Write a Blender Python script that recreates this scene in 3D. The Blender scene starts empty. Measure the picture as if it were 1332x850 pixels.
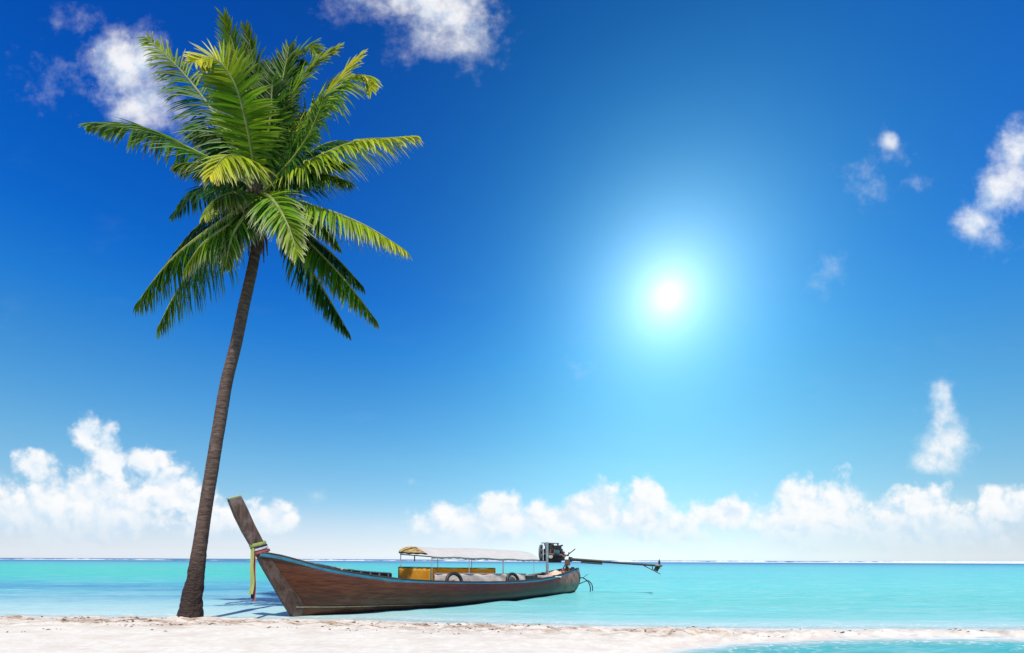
import bpy, bmesh, math, random
import numpy as np
from mathutils import Vector, Matrix
random.seed(7); rng = np.random.default_rng(7)
R = math.radians
sc = bpy.context.scene; COL = sc.collection
F = 610.0; CAM_H = 1.1; ROLL = 0.0041            # lens in photo pixels, eye height, slight tilt of the horizon

def at(px, py, d):
    """world point seen at photo pixel (px, py) at distance d in front of the camera"""
    return Vector(((px-666)/F*d, d, CAM_H-d*((py-728.5)-ROLL*(px-666))/F))

# ------------------------------------------------------------------ node helpers
class V:
    """a socket with arithmetic"""
    def __init__(s, nt, k): s.nt, s.k = nt, k
    def _m(s, op, *o, clamp=False):
        n = s.nt.nodes.new('ShaderNodeMath'); n.operation = op; n.use_clamp = clamp
        for i, a in enumerate((s,)+o):
            if isinstance(a, V): s.nt.links.new(a.k, n.inputs[i])
            else: n.inputs[i].default_value = a
        return V(s.nt, n.outputs[0])
    def __add__(s, o): return s._m('ADD', o)
    def __sub__(s, o): return s._m('SUBTRACT', o)
    def __mul__(s, o): return s._m('MULTIPLY', o)
    __radd__ = __add__; __rmul__ = __mul__
    def __truediv__(s, o): return s._m('DIVIDE', o)
    def __rsub__(s, o): return (s*-1.0)+o
    def __pow__(s, o): return s._m('POWER', o)
    def mx(s, o): return s._m('MAXIMUM', o)
    def mn(s, o): return s._m('MINIMUM', o)
    def smin(s, o, k): return s._m('SMOOTH_MIN', o, k)
    def f(s, op, *o): return s._m(op, *o)
    def step(s, lo, hi, a=0.0, b=1.0):
        n = s.nt.nodes.new('ShaderNodeMapRange'); n.interpolation_type = 'SMOOTHSTEP'
        s.nt.links.new(s.k, n.inputs[0])
        for i, v in enumerate((lo, hi, a, b)): n.inputs[i+1].default_value = v
        return V(s.nt, n.outputs[0])
    def xyz(s):
        n = s.nt.nodes.new('ShaderNodeSeparateXYZ'); s.nt.links.new(s.k, n.inputs[0])
        return [V(s.nt, n.outputs[i]) for i in range(3)]
    def vm(s, op, *o):
        n = s.nt.nodes.new('ShaderNodeVectorMath'); n.operation = op
        for i, a in enumerate((s,)+o):
            if isinstance(a, V): s.nt.links.new(a.k, n.inputs[i])
            else: n.inputs[i].default_value = a
        return V(s.nt, n.outputs['Value' if op in ('LENGTH', 'DOT_PRODUCT', 'DISTANCE') else 'Vector'])
    def scale(s, v): return s.vm('MULTIPLY', v)
    def ramp(s, stops, interp='LINEAR'):
        n = s.nt.nodes.new('ShaderNodeValToRGB'); s.nt.links.new(s.k, n.inputs[0])
        cr = n.color_ramp; cr.interpolation = interp
        while len(cr.elements) < len(stops): cr.elements.new(0.5)
        for e, (p, c) in zip(cr.elements, stops):
            e.position = p
            e.color = (c, c, c, 1) if isinstance(c, (int, float)) else (*c, 1)
        return V(s.nt, n.outputs[0])
def noise(nt, vec, scale, detail=4, rough=0.5, dist=0.0, out=0):
    n = nt.nodes.new('ShaderNodeTexNoise'); nt.links.new(vec.k, n.inputs['Vector'])
    n.inputs['Scale'].default_value = scale; n.inputs['Detail'].default_value = detail
    n.inputs['Roughness'].default_value = rough; n.inputs['Distortion'].default_value = dist
    return V(nt, n.outputs[out])
def voro(nt, vec, scale, detail=0.0, rough=0.5, feature='F1', smooth=1.0):
    n = nt.nodes.new('ShaderNodeTexVoronoi'); n.feature = feature
    nt.links.new(vec.k, n.inputs['Vector'])
    n.inputs['Scale'].default_value = scale; n.inputs['Detail'].default_value = detail
    n.inputs['Roughness'].default_value = rough
    if feature == 'SMOOTH_F1': n.inputs['Smoothness'].default_value = smooth
    return V(nt, n.outputs['Distance'])
def mix(nt, fac, a, b, mode='MIX'):
    n = nt.nodes.new('ShaderNodeMix'); n.data_type = 'RGBA'; n.blend_type = mode
    for sock, v in ((n.inputs[0], fac), (n.inputs[6], a), (n.inputs[7], b)):
        if isinstance(v, V): nt.links.new(v.k, sock)
        elif isinstance(v, (int, float)): sock.default_value = v
        else: sock.default_value = (*v, 1)
    return V(nt, n.outputs[2])
def lin(r, g, b):
    c = lambda v: (v/255/12.92 if v/255 <= .04045 else ((v/255+.055)/1.055)**2.4)
    return (c(r), c(g), c(b))

class Mat:
    """a material with a Principled shader and handy inputs"""
    def __init__(s, name, rough=0.6, spec=0.5, metal=0.0):
        s.m = bpy.data.materials.new(name); s.m.use_nodes = True
        s.nt = s.m.node_tree; s.p = s.nt.nodes['Principled BSDF']; s.o = s.nt.nodes['Material Output']
        s.p.inputs['Roughness'].default_value = rough; s.p.inputs['Metallic'].default_value = metal
        s.p.inputs['Specular IOR Level'].default_value = spec
    def coord(s, which='Object'):
        n = s.nt.nodes.new('ShaderNodeTexCoord'); return V(s.nt, n.outputs[which])
    def pos(s):
        n = s.nt.nodes.new('ShaderNodeNewGeometry'); return V(s.nt, n.outputs['Position'])
    def attr(s, name, out='Fac'):
        n = s.nt.nodes.new('ShaderNodeAttribute'); n.attribute_name = name; return V(s.nt, n.outputs[out])
    def set(s, inp, v):
        if isinstance(v, V): s.nt.links.new(v.k, s.p.inputs[inp])
        else: s.p.inputs[inp].default_value = v if isinstance(v, (int, float)) else (*v, 1)
    def bump(s, h, strength=0.5, dist=0.02):
        n = s.nt.nodes.new('ShaderNodeBump'); n.inputs['Strength'].default_value = strength
        n.inputs['Distance'].default_value = dist
        s.nt.links.new(h.k, n.inputs['Height']); s.nt.links.new(n.outputs[0], s.p.inputs['Normal']); return n
    def translucent(s, col, fac):
        t = s.nt.nodes.new('ShaderNodeBsdfTranslucent'); mx = s.nt.nodes.new('ShaderNodeMixShader')
        if isinstance(col, V): s.nt.links.new(col.k, t.inputs[0])
        else: t.inputs[0].default_value = (*col, 1)
        mx.inputs[0].default_value = fac
        s.nt.links.new(s.p.outputs[0], mx.inputs[1]); s.nt.links.new(t.outputs[0], mx.inputs[2])
        s.nt.links.new(mx.outputs[0], s.o.inputs[0])

def simple(name, col, rough=.6, var=.25, scale=9., metal=0., spec=.5, bump=0.0):
    """plain coat broken up with noise and grime"""
    M = Mat(name, rough, spec, metal); c = M.coord()
    n = noise(M.nt, c, scale, 6, .65)
    lo = tuple(v*(1-var) for v in col); hi = tuple(min(1, v*(1+var)) for v in col)
    M.set('Base Color', n.ramp([(.3, lo), (.7, hi)]))
    if bump: M.bump(noise(M.nt, c, scale*5, 4), bump, .01)
    return M

# ------------------------------------------------------------------ mesh helpers
class MB:
    def __init__(s): s.v, s.f, s.uv = [], [], []
    def add(s, vs, fs):
        o = len(s.v); s.v += [tuple(v) for v in vs]; s.f += [tuple(i+o for i in f) for f in fs]
    def box(s, c, size, rot=None, taper=1.0):
        hx, hy, hz = (a/2 for a in size); c = Vector(c); vs = []
        for z in (-1, 1):
            k = taper if z > 0 else 1
            for x, y in ((-1, -1), (1, -1), (1, 1), (-1, 1)):
                p = Vector((x*hx*k, y*hy*k, z*hz)); vs.append(c+(rot @ p if rot else p))
        s.add(vs, [(3, 2, 1, 0), (4, 5, 6, 7), (0, 1, 5, 4), (1, 2, 6, 5), (2, 3, 7, 6), (3, 0, 4, 7)])
    def tube(s, pts, r, seg=8, caps=True, flat=1.0, closed=False):
        pts = [Vector(p) for p in pts]; n = len(pts)
        rs = r if isinstance(r, (list, tuple)) else [r]*n
        vs = []; u = None
        for i, p in enumerate(pts):
            a = pts[(i-1) % n] if (closed or i > 0) else p; b = pts[(i+1) % n] if (closed or i < n-1) else p
            t = (b-a).normalized()
            if u is None:
                u = t.orthogonal().normalized()
            u = (u-t*u.dot(t)).normalized(); w = t.cross(u)
            for k in range(seg):
                an = 2*math.pi*k/seg
                vs.append(p+u*math.cos(an)*rs[i]+w*math.sin(an)*rs[i]*flat)
        fs = []
        for i in range(n if closed else n-1):
            j = (i+1) % n
            for k in range(seg):
                k2 = (k+1) % seg
                fs.append((i*seg+k, i*seg+k2, j*seg+k2, j*seg+k))
        if caps and not closed:
            fs.append(tuple(range(seg))[::-1]); fs.append(tuple((n-1)*seg+k for k in range(seg)))
        s.add(vs, fs)
    def grid(s, rows, closed=False):
        m = len(rows[0]); vs = [p for r in rows for p in r]; fs = []
        for i in range(len(rows)-1):
            for j in range(m if closed else m-1):
                j2 = (j+1) % m
                fs.append((i*m+j, i*m+j2, (i+1)*m+j2, (i+1)*m+j))
        s.add(vs, fs)
    def prism(s, poly, y0, y1, ax='y'):
        """polygon in the x-z plane extruded from y0 to y1"""
        n = len(poly)
        vs = [(p[0], y0, p[1]) for p in poly]+[(p[0], y1, p[1]) for p in poly]
        fs = [tuple(range(n))[::-1], tuple(range(n, 2*n))]
        fs += [(i, (i+1) % n, (i+1) % n+n, i+n) for i in range(n)]
        s.add(vs, fs)
    def build(s, name, mat, parent=None, smooth=True, recalc=True, bevel=0, sharp=35, xf=None):
        me = bpy.data.meshes.new(name)
        vs = [tuple(xf(Vector(v))) for v in s.v] if xf else s.v
        me.from_pydata(vs, [], s.f)
        if recalc:
            bm = bmesh.new(); bm.from_mesh(me); bmesh.ops.recalc_face_normals(bm, faces=bm.faces); bm.to_mesh(me); bm.free()
        me.materials.append(mat.m if isinstance(mat, Mat) else mat)
        o = bpy.data.objects.new(name, me); COL.objects.link(o)
        if smooth:
            me.shade_smooth()
            try: me.set_sharp_from_angle(angle=R(sharp))
            except Exception: pass
        if bevel:
            b = o.modifiers.new('bevel', 'BEVEL'); b.width = bevel; b.segments = 2; b.limit_method = 'ANGLE'; b.angle_limit = R(40)
        if parent: o.parent = parent
        return o
def tag(o, label=None, cat=None, group=None, kind=None):
    for k, v in (('label', label), ('category', cat), ('group', group), ('kind', kind)):
        if v: o[k] = v
    return o
def empty(name, loc, rz=0):
    o = bpy.data.objects.new(name, None); COL.objects.link(o); o.location = loc; o.rotation_euler = (0, 0, rz)
    o.empty_display_size = .3; return o
def curve(xs, ys):
    """smooth interpolation through (xs, ys)"""
    xs = np.array(xs, float); ys = np.array(ys, float)
    h = np.diff(xs); dl = np.diff(ys)/h; m = np.empty(len(xs))
    m[0], m[-1] = dl[0], dl[-1]
    for i in range(1, len(xs)-1):
        m[i] = 0 if dl[i-1]*dl[i] <= 0 and abs(dl[i-1]*dl[i]) > 1e-9 else (dl[i-1]*h[i]+dl[i]*h[i-1])/(h[i]+h[i-1])
    def g(x):
        x = min(max(x, xs[0]), xs[-1]); i = min(int(np.searchsorted(xs, x, 'right'))-1, len(h)-1)
        t = (x-xs[i])/h[i]
        return float((2*t**3-3*t*t+1)*ys[i]+(t**3-2*t*t+t)*h[i]*m[i]+(-2*t**3+3*t*t)*ys[i+1]+(t**3-t*t)*h[i]*m[i+1])
    return g
def fbm2(x, y, seed=0, oct=4):
    """smooth value noise on arrays"""
    out = np.zeros_like(x); amp = 1.0
    for o in range(oct):
        r = np.random.default_rng(seed*17+o); T = r.random((256, 256))
        xi = np.floor(x).astype(int); yi = np.floor(y).astype(int); fx = x-xi; fy = y-yi
        fx = fx*fx*(3-2*fx); fy = fy*fy*(3-2*fy)
        a = T[xi % 256, yi % 256]; b = T[(xi+1) % 256, yi % 256]; c = T[xi % 256, (yi+1) % 256]; d = T[(xi+1) % 256, (yi+1) % 256]
        out += amp*((a*(1-fx)+b*fx)*(1-fy)+(c*(1-fx)+d*fx)*fy-.5)
        amp *= .5; x = x*2.03+11.3; y = y*2.03+5.7
    return out

# ------------------------------------------------------------------ camera, sun, sky
cam = bpy.data.cameras.new('camera'); co = bpy.data.objects.new('camera', cam); COL.objects.link(co); sc.camera = co
co.location = (0, 0, CAM_H); co.rotation_euler = (math.pi/2, -ROLL, 0)
cam.sensor_width = 36; cam.lens = 36*F/1332; cam.shift_y = 303.5/1332; cam.clip_end = 20000; cam.clip_start = .05

SUN_AZ, SUN_EL = R(168), R(58)
GA = math.atan2(868-666, F); GE = math.atan2(729.3-385, math.hypot(868-666, F))
glow_dir = Vector((math.sin(GA)*math.cos(GE), math.cos(GA)*math.cos(GE), math.sin(GE)))
sun_dir = Vector((math.sin(SUN_AZ)*math.cos(SUN_EL), math.cos(SUN_AZ)*math.cos(SUN_EL), math.sin(SUN_EL)))
sl = bpy.data.lights.new('sun', 'SUN'); so = bpy.data.objects.new('sun', sl); COL.objects.link(so)
sl.energy = 4.5; sl.angle = R(.53); sl.color = (1, .93, .82)
so.rotation_euler = sun_dir.to_track_quat('Z', 'Y').to_euler(); so.location = (0, 0, 30)

sc.view_settings.view_transform = 'Standard'; sc.view_settings.look = 'None'; sc.view_settings.gamma = 1
EXPO = .3; sc.view_settings.exposure = EXPO; K = 2**EXPO

w = bpy.data.worlds.new('World'); sc.world = w; w.use_nodes = True; nt = w.node_tree
bg = nt.nodes['Background']; bg.inputs[1].default_value = .1
try: w.cycles.sampling_method = 'MANUAL'; w.cycles.sample_map_resolution = 512
except Exception: pass
sky = nt.nodes.new('ShaderNodeTexSky'); sky.sky_type = 'NISHITA'; sky.sun_disc = False
sky.sun_elevation = SUN_EL; sky.sun_rotation = SUN_AZ; sky.dust_density = .2; sky.ozone_density = 4; sky.air_density = 1
tc = nt.nodes.new('ShaderNodeTexCoord'); dirv = V(nt, tc.outputs['Generated']).vm('NORMALIZE')
dx, dy, dz = dirv.xyz()
az = dx.f('ARCTAN2', dy); el = dz.f('ARCSINE')
# clear-air colour by height above the horizon, as a tint on the sky model
tbl = [(.3, (237, 245, 253), (.788, .762, .581)), (1.1, (236, 245, 253), (.789, .837, .681)), (2.4, (226, 241, 252), (.702, .832, .758)), (4.2, (203, 232, 251), (.551, .75, .815)),
       (6.9, (154, 212, 247), (.386, .595, .79)), (11.2, (116, 190, 240), (.259, .432, .673)), (15.4, (84, 166, 232), (.188, .326, .554)), (19.4, (60, 146, 223), (.149, .263, .47)),
       (23.2, (36, 128, 218), (.122, .217, .402)), (28, (16, 106, 206), (.101, .18, .344)), (33.5, (9, 90, 190), (.084, .151, .295)), (39, (6, 78, 174), (.072, .131, .26)),
       (44, (5, 70, 163), (.066, .12, .24)), (48, (4, 64, 152), (.063, .115, .23)), (60, (4, 56, 140), (.065, .118, .235))]
TK = 3.0
stops = [(e/60, tuple(a/b/K/TK for a, b in zip(lin(*t), n))) for e, t, n in tbl]
tint = (el*(180/math.pi/60)).ramp(stops)
air = mix(nt, 1.0, V(nt, sky.outputs[0]), tint, 'MULTIPLY').scale((TK, TK, TK))
ang = dirv.vm('DOT_PRODUCT', tuple(glow_dir)).mn(1.0).f('ARCCOSINE')
low_dir = (math.sin(GA)*math.cos(R(6)), math.cos(GA)*math.cos(R(6)), math.sin(R(6)))
ang2 = dirv.vm('DOT_PRODUCT', low_dir).mn(1.0).f('ARCCOSINE')
def glow(width, power, amp, col, ang=ang):
    e = ((ang*(1/width))**power*-1.0).f('EXPONENT')*(amp*10/K)
    c = nt.nodes.new('ShaderNodeCombineXYZ')
    for i in range(3): nt.links.new((e*col[i]).k, c.inputs[i])
    return V(nt, c.outputs[0])
for g in (glow(.032, 1.0, 1.0, (1, 1, .97)), glow(.12, 1.45, .56, (.66, .95, 1.0)), glow(.27, 1.4, .42, (.03, .66, .68)), glow(.40, 1.9, .38, (.34, .60, .50), ang2)):
    air = air.vm('ADD', g)
# clouds: drifting bodies placed by bearing and height, broken up by noise
def bear(px, py):
    return (px-666)/F, (728.5+ROLL*(px-666)-py)/F
comb = nt.nodes.new('ShaderNodeCombineXYZ'); ahead = dy.mx(.12)
nt.links.new((dx/ahead).k, comb.inputs[0]); nt.links.new((dz/ahead).k, comb.inputs[1])
P = V(nt, comb.outputs[0])                 # slopes of the line of sight east and up, facing north
def bodies(lst, k=.25):
    d = None
    for px, py, rx, ry in lst:
        a, e = bear(px, py); ra = (bear(px+rx, py)[0]-bear(px-rx, py)[0])/2; re = (bear(px, py-ry)[1]-bear(px, py+ry)[1])/2
        q = P.vm('MULTIPLY_ADD', (1/ra, 1/re, 0), (-a/ra, -e/re, 0)).vm('LENGTH')
        d = q if d is None else d.smin(q, k)
    return d*-1.0+1.0                    # 1 in the middle of a body, 0 at its rim
n1 = noise(nt, P, 9, 7, .6, .4)-.5; n2 = noise(nt, P, 30, 6, .62)-.5
n1w = noise(nt, P.vm('ADD', (3.1, 1.7, .6)), 8, 7, .6, .4)-.5
pw = P.vm('ADD', V(nt, noise(nt, P, 22, 4, .55, out=1).k).scale((.06, .06, .06)))
puff = voro(nt, pw, 15, 2, .5, 'SMOOTH_F1', .6)             # rounded heads
puff2 = voro(nt, pw.vm('ADD', (.012, .016, 0)), 15, 2, .5, 'SMOOTH_F1', .6)
cum = bodies([(110, 668, 200, 80), (20, 676, 130, 70), (135, 585, 36, 48), (112, 560, 28, 30), (150, 598, 36, 30), (46, 608, 46, 36), (185, 598, 60, 26), (225, 640, 58, 50), (262, 672, 60, 42),
              (345, 678, 74, 32), (305, 668, 50, 34),
              (640, 686, 130, 40), (650, 662, 46, 34), (600, 676, 60, 30), (775, 664, 60, 42), (845, 654, 42, 44), (730, 678, 90, 44), (850, 688, 120, 46), (935, 670, 70, 34),
              (1040, 650, 52, 42), (1098, 648, 46, 44), (1060, 680, 140, 58), (1195, 655, 58, 42), (1180, 686, 140, 52), (1310, 664, 70, 46), (1270, 690, 130, 46)], .3)
cum_d = (cum*1.1+n1*1.0+n2*.8+(.40-puff)*.7+.13).step(-.03, .56)
fade = el.step(-.01, .09, .05, 1.0)                 # the bank sinks into the pale air over the sea
wisp = bodies([(165, 75, 90, 80), (178, 135, 95, 66), (60, 105, 80, 66), (100, 24, 60, 30), (250, 160, 60, 60),
               (565, 0, 125, 70), (610, 62, 82, 72), (440, 6, 62, 44), (540, 60, 80, 50), (1130, 240, 58, 56), (1158, 192, 50, 50), (1188, 238, 38, 26), (1230, 578, 72, 62), (1223, 518, 34, 42), (1212, 604, 70, 34), (1075, 350, 40, 38), (1068, 376, 24, 30),
               (1320, 190, 46, 58), (1294, 248, 50, 46), (1262, 292, 42, 38), (1332, 240, 50, 62), (1295, 316, 66, 30), (755, 487, 48, 30), (410, 646, 44, 16), (535, 627, 16, 12), (492, 686, 50, 9), (870, 640, 30, 22)], .35)
solid = bodies([(160, 85, 80, 66), (185, 140, 70, 50), (525, 0, 90, 46), (590, 20, 80, 70), (1324, 200, 56, 62), (1300, 248, 56, 46), (1272, 286, 48, 38), (1154, 184, 18, 16), (1232, 576, 50, 50), (1226, 540, 28, 34), (1223, 514, 20, 24), (1216, 602, 46, 20), (1312, 226, 44, 40), (1286, 268, 44, 34)], .3).mx(0.0)
wisp_d = (wisp*.85+n1w*.85+n2*1.6+(.40-puff)*.4-.06+solid*1.0).step(.05, 1.7)*(solid.step(0.0, .5)*.45+.46)
veil = (noise(nt, P.scale((1, 2.4, 1)), 5, 7, .62).step(.55, .82))*el.step(.02, .1)*el.step(.6, .35)*.03
shade = ((puff2-puff)*1.3+.62+n1*1.2+n2*.6).step(.0, 1.0)
ctop = mix(nt, shade, lin(222, 238, 252), lin(255, 255, 255)).scale((10/K,)*3)
whaze = mix(nt, el.step(.015, .085), lin(226, 241, 252), lin(255, 255, 255))
ccol = mix(nt, 1.0, ctop, whaze, 'MULTIPLY')
air = mix(nt, (cum_d*fade*.95).mx(wisp_d).mx(veil)*dy.step(.12, .3), air, ccol)
nt.links.new(air.k, bg.inputs[0])

# ------------------------------------------------------------------ shore lines and beach
back = curve([-60, -20, -9.5, -5.9, -3.7, -.87, 2.9, 8.25, 20, 60], [9.3, 8.95, 8.72, 8.58, 8.5, 8.05, 7.62, 7.56, 7.5, 7.2])
front = curve([-60, -3, -.6, .6, 1.2, 1.75, 2.5, 3.6, 5.3, 7.2, 12, 60], [-40, -14, -2, 3.2, 4.9, 5.62, 6.08, 6.46, 6.72, 6.62, 6.3, 5.2])
XT = np.linspace(-60, 60, 2401); BT = np.array([back(x) for x in XT]); FT = np.array([front(x) for x in XT])
FG = np.sqrt(1+np.gradient(FT, XT)**2)
def sand_z(x, y):
    b = np.interp(x, XT, BT); f = np.interp(x, XT, FT); g = np.interp(x, XT, FG)
    wob = .10*fbm2(x*1.3+40, y*.6+9, 3, 3)
    db = b-y+wob; df = (y-f)/g+wob*1.3
    d = np.minimum(db, df)
    t = np.clip(d/1.3, 0, 1)
    z = np.where(d > 0, .095*(1-(1-t)**2), np.maximum(.09*d, -1.2))
    band = np.exp(-((db-.85)/.7)**2)*np.clip(d/.12, 0, 1)         # trampled sand behind the back shore
    lump = fbm2(x*4.2, y*3.2, 5, 4); l2 = fbm2(x*13, y*9, 6, 3); big = fbm2(x*1.1, y*.9, 8, 2)
    z = z+band*(.07*lump-.022*np.clip(np.abs(lump*2.2)-.25, 0, 1)*0+.038*np.minimum(l2, .12)+.02*big*0)
    calm = np.clip(d/.3, 0, 1)*(1-band)
    return z+.045*np.exp(-((x+5.66)**2+(y-8.2)**2)/.22)+calm*(.010*lump+.002*l2)
def sheet(name, xs, ys, zf, mat):
    X, Y = np.meshgrid(xs, ys); Z = zf(X, Y); nx, ny = len(xs), len(ys)
    me = bpy.data.meshes.new(name); n = nx*ny
    me.vertices.add(n); me.vertices.foreach_set('co', np.stack([X, Y, Z], -1).astype(np.float32).ravel())
    i = (np.arange(ny-1)[:, None]*nx+np.arange(nx-1)[None]).ravel()
    q = np.stack([i, i+1, i+nx+1, i+nx], -1).astype(np.int32); m = len(q)
    me.loops.add(m*4); me.loops.foreach_set('vertex_index', q.ravel())
    me.polygons.add(m); me.polygons.foreach_set('loop_start', np.arange(m, dtype=np.int32)*4)
    me.update(); me.validate(); me.shade_smooth(); me.materials.append(mat.m)
    o = bpy.data.objects.new(name, me); COL.objects.link(o); return o, X, Y, Z

SAND = Mat('sand', .9, .25); c = SAND.pos()
g1 = noise(SAND.nt, c, 420, 3, .7); g2 = noise(SAND.nt, c, 9, 5, .6); g3 = noise(SAND.nt, c.scale((1, 1.6, 1)), 1.3, 4, .6)
base = mix(SAND.nt, g2.step(.3, .75), (.62, .58, .485), (.71, .68, .59))
base = mix(SAND.nt, g3.step(.45, .7)*.5, base, (.52, .44, .36))
base = mix(SAND.nt, g1.step(.64, .74)*.5, base, (.36, .26, .18))
bandv = SAND.attr('band')
st1 = noise(SAND.nt, c.scale((1, 2.6, 1)), 1.5, 5, .62, .3); st2 = noise(SAND.nt, c.scale((1, 1.5, 1)), 11, 6, .7)
base = mix(SAND.nt, bandv*.45, base, (.50, .41, .32)); base = mix(SAND.nt, bandv*st1.step(.47, .60)*.9, base, (.34, .23, .145))
base = mix(SAND.nt, bandv*st2.step(.50, .58)*st1.step(.46, .58)*.95, base, (.15, .09, .052))
wet = SAND.attr('wet')
base = mix(SAND.nt, wet*.5, base, (.58, .50, .42)); SAND.set('Base Color', base)
SAND.set('Roughness', wet*-.45+.92)
SAND.bump(g1*.35+noise(SAND.nt, c, 60, 4, .6)*1.0+noise(SAND.nt, c, 18, 4)*1.5, .5, .012)

def spaced(lo, mid0, mid1, hi, step, grow):
    a = [mid0]; s = step
    while a[-1] < mid1: a.append(a[-1]+step)
    r = []; v = a[-1]; s = step
    while v < hi: s *= grow; v += s; r.append(min(v, hi))
    l = []; v = mid0; s = step
    while v > lo: s *= grow; v -= s; l.append(max(v, lo))
    return np.array(l[::-1]+a+r)
sx = spaced(-55, -11.5, 11.5, 55, .028, 1.25); sy = spaced(-40, 4.9, 9.3, 34, .024, 1.3)
sand, SX, SY, SZ = sheet('beach', sx, sy, sand_z, SAND); tag(sand, 'white coral sand beach with trampled strip along the water', None, None, 'structure')
BB = np.interp(SX, XT, BT)-SY; FF = SY-np.interp(SX, XT, FT)
a = sand.data.attributes.new('band', 'FLOAT', 'POINT')
a.data.foreach_set('value', (np.exp(-((BB-.85)/.62)**2)*np.clip((FF-.25)/.3, 0, 1)*np.clip(.75-.3*np.tanh(SX/4), .4, 1)).astype(np.float32).ravel())
a = sand.data.attributes.new('wet', 'FLOAT', 'POINT')
a.data.foreach_set('value', np.clip(1-(SZ-.004)/.028, 0, 1).astype(np.float32).ravel()*.75)

# ------------------------------------------------------------------ sea
WAT = Mat('lagoon_water', .10, .07); WAT.p.inputs['IOR'].default_value = 1.33
wc = WAT.pos(); wx, wy, wz = wc.xyz(); ntw = WAT.nt
warp = (noise(ntw, wc.scale((.045, .16, 1)), 1, 4, .55)-.5)
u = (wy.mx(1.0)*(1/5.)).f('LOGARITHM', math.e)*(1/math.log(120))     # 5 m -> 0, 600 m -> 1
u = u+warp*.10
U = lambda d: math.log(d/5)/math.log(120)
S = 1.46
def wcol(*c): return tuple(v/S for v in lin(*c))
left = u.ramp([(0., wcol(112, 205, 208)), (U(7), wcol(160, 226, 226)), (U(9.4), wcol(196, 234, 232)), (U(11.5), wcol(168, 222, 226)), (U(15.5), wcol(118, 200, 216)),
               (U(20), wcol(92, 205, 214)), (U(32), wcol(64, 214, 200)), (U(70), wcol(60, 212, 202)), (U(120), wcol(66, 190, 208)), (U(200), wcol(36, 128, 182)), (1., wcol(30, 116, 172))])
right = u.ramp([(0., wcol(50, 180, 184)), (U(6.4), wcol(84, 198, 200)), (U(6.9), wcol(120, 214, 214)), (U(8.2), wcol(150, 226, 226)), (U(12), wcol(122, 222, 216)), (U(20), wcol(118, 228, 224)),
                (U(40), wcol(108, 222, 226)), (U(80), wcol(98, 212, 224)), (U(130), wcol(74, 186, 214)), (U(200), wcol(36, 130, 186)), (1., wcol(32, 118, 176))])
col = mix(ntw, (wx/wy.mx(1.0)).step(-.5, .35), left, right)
# seagrass beds in the lagoon floor
bed = noise(ntw, wc.scale((.07, .30, 1)), 1, 5, .6)
patch = bed.step(.40, .58)*wy.step(11.5, 14.5)*wy.step(26, 19)*(wx/wy.mx(1.0)).step(-.15, -.55)
patch2 = noise(ntw, wc.scale((.03, .10, 1)), 1, 5, .6).step(.54, .7)*wy.step(16, 26)*wy.step(110, 70)*.45
col = mix(ntw, patch*.8, col, wcol(66, 158, 200)); col = mix(ntw, patch2, col, wcol(84, 178, 212))
streak = noise(ntw, wc.scale((.5, 2.6, 1)), 1, 6, .65)
col = mix(ntw, streak.step(.50, .72)*.42, col, wcol(196, 242, 240)); col = mix(ntw, streak.step(.48, .27)*.38, col, wcol(58, 170, 190))  # light and dark of the ripples put into the water colour
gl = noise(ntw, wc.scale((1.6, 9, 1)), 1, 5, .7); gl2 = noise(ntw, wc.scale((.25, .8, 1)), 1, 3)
col = mix(ntw, gl.step(.54, .68)*gl2.step(.35, .65)*wy.step(36, 14)*.55, col, wcol(225, 246, 244)); col = mix(ntw, gl.step(.46, .34)*wy.step(36, 14)*.3, col, wcol(70, 172, 180))  # glints on the wavelets, with darker gaps, painted into the water colour
depth = WAT.attr('depth')
col = mix(ntw, (depth.step(.16, .0)*wy.step(6.9, 7.5)).mx(depth.step(.045, .0))*.9, col, wcol(205, 236, 232))
lace = noise(ntw, wc.scale((1, 1.8, 1)), 3.2, 6, .7, .8); lace2 = voro(ntw, wc.scale((1, 1.8, 1)).vm('ADD', noise(ntw, wc, 4, 3, out=1).scale((.25, .25, 0))), 4.5, 1.0, .5, 'DISTANCE_TO_EDGE')
foam = (depth.step(.016, .0)*lace.step(.30, .50)).mx(lace2.step(.09, .0)*lace.step(.42, .60)*depth.step(.10, .012)).mx(depth.step(.022, .004)*lace.step(.38, .58)).mn(1.0)
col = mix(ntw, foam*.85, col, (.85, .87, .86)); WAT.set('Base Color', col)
WAT.set('Roughness', foam*.5+.1)
far = wy.step(14, 120)
rip = noise(ntw, wc.scale((1.0, 1.7, 1)), 2.6, 6, .62, .6)
rip2 = noise(ntw, wc.scale((.22, .9, 1)), 1.0, 5, .65)
bmp = WAT.bump(rip*.55+rip2*.9, .55, .12)
dif = ntw.nodes.new('ShaderNodeBsdfDiffuse'); ntw.links.new(col.k, dif.inputs[0]); ntw.links.new(bmp.outputs[0], dif.inputs['Normal'])
gls = ntw.nodes.new('ShaderNodeBsdfGlossy'); gls.inputs['Roughness'].default_value = .09; ntw.links.new(bmp.outputs[0], gls.inputs['Normal'])
fr = ntw.nodes.new('ShaderNodeFresnel'); fr.inputs[0].default_value = 1.33; ntw.links.new(bmp.outputs[0], fr.inputs[1])
body = ntw.nodes.new('ShaderNodeMixShader'); ntw.links.new((V(ntw, fr.outputs[0])*.46).mn(.21).k, body.inputs[0]); ntw.links.new(dif.outputs[0], body.inputs[1]); ntw.links.new(gls.outputs[0], body.inputs[2])
tr = ntw.nodes.new('ShaderNodeBsdfTransparent'); mxs = ntw.nodes.new('ShaderNodeMixShader')
tr.inputs[0].default_value = (.86, .97, .97, 1)
ntw.links.new((depth.step(.0, .05, .72, 1.0).mx(foam*.8)).k, mxs.inputs[0])
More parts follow.
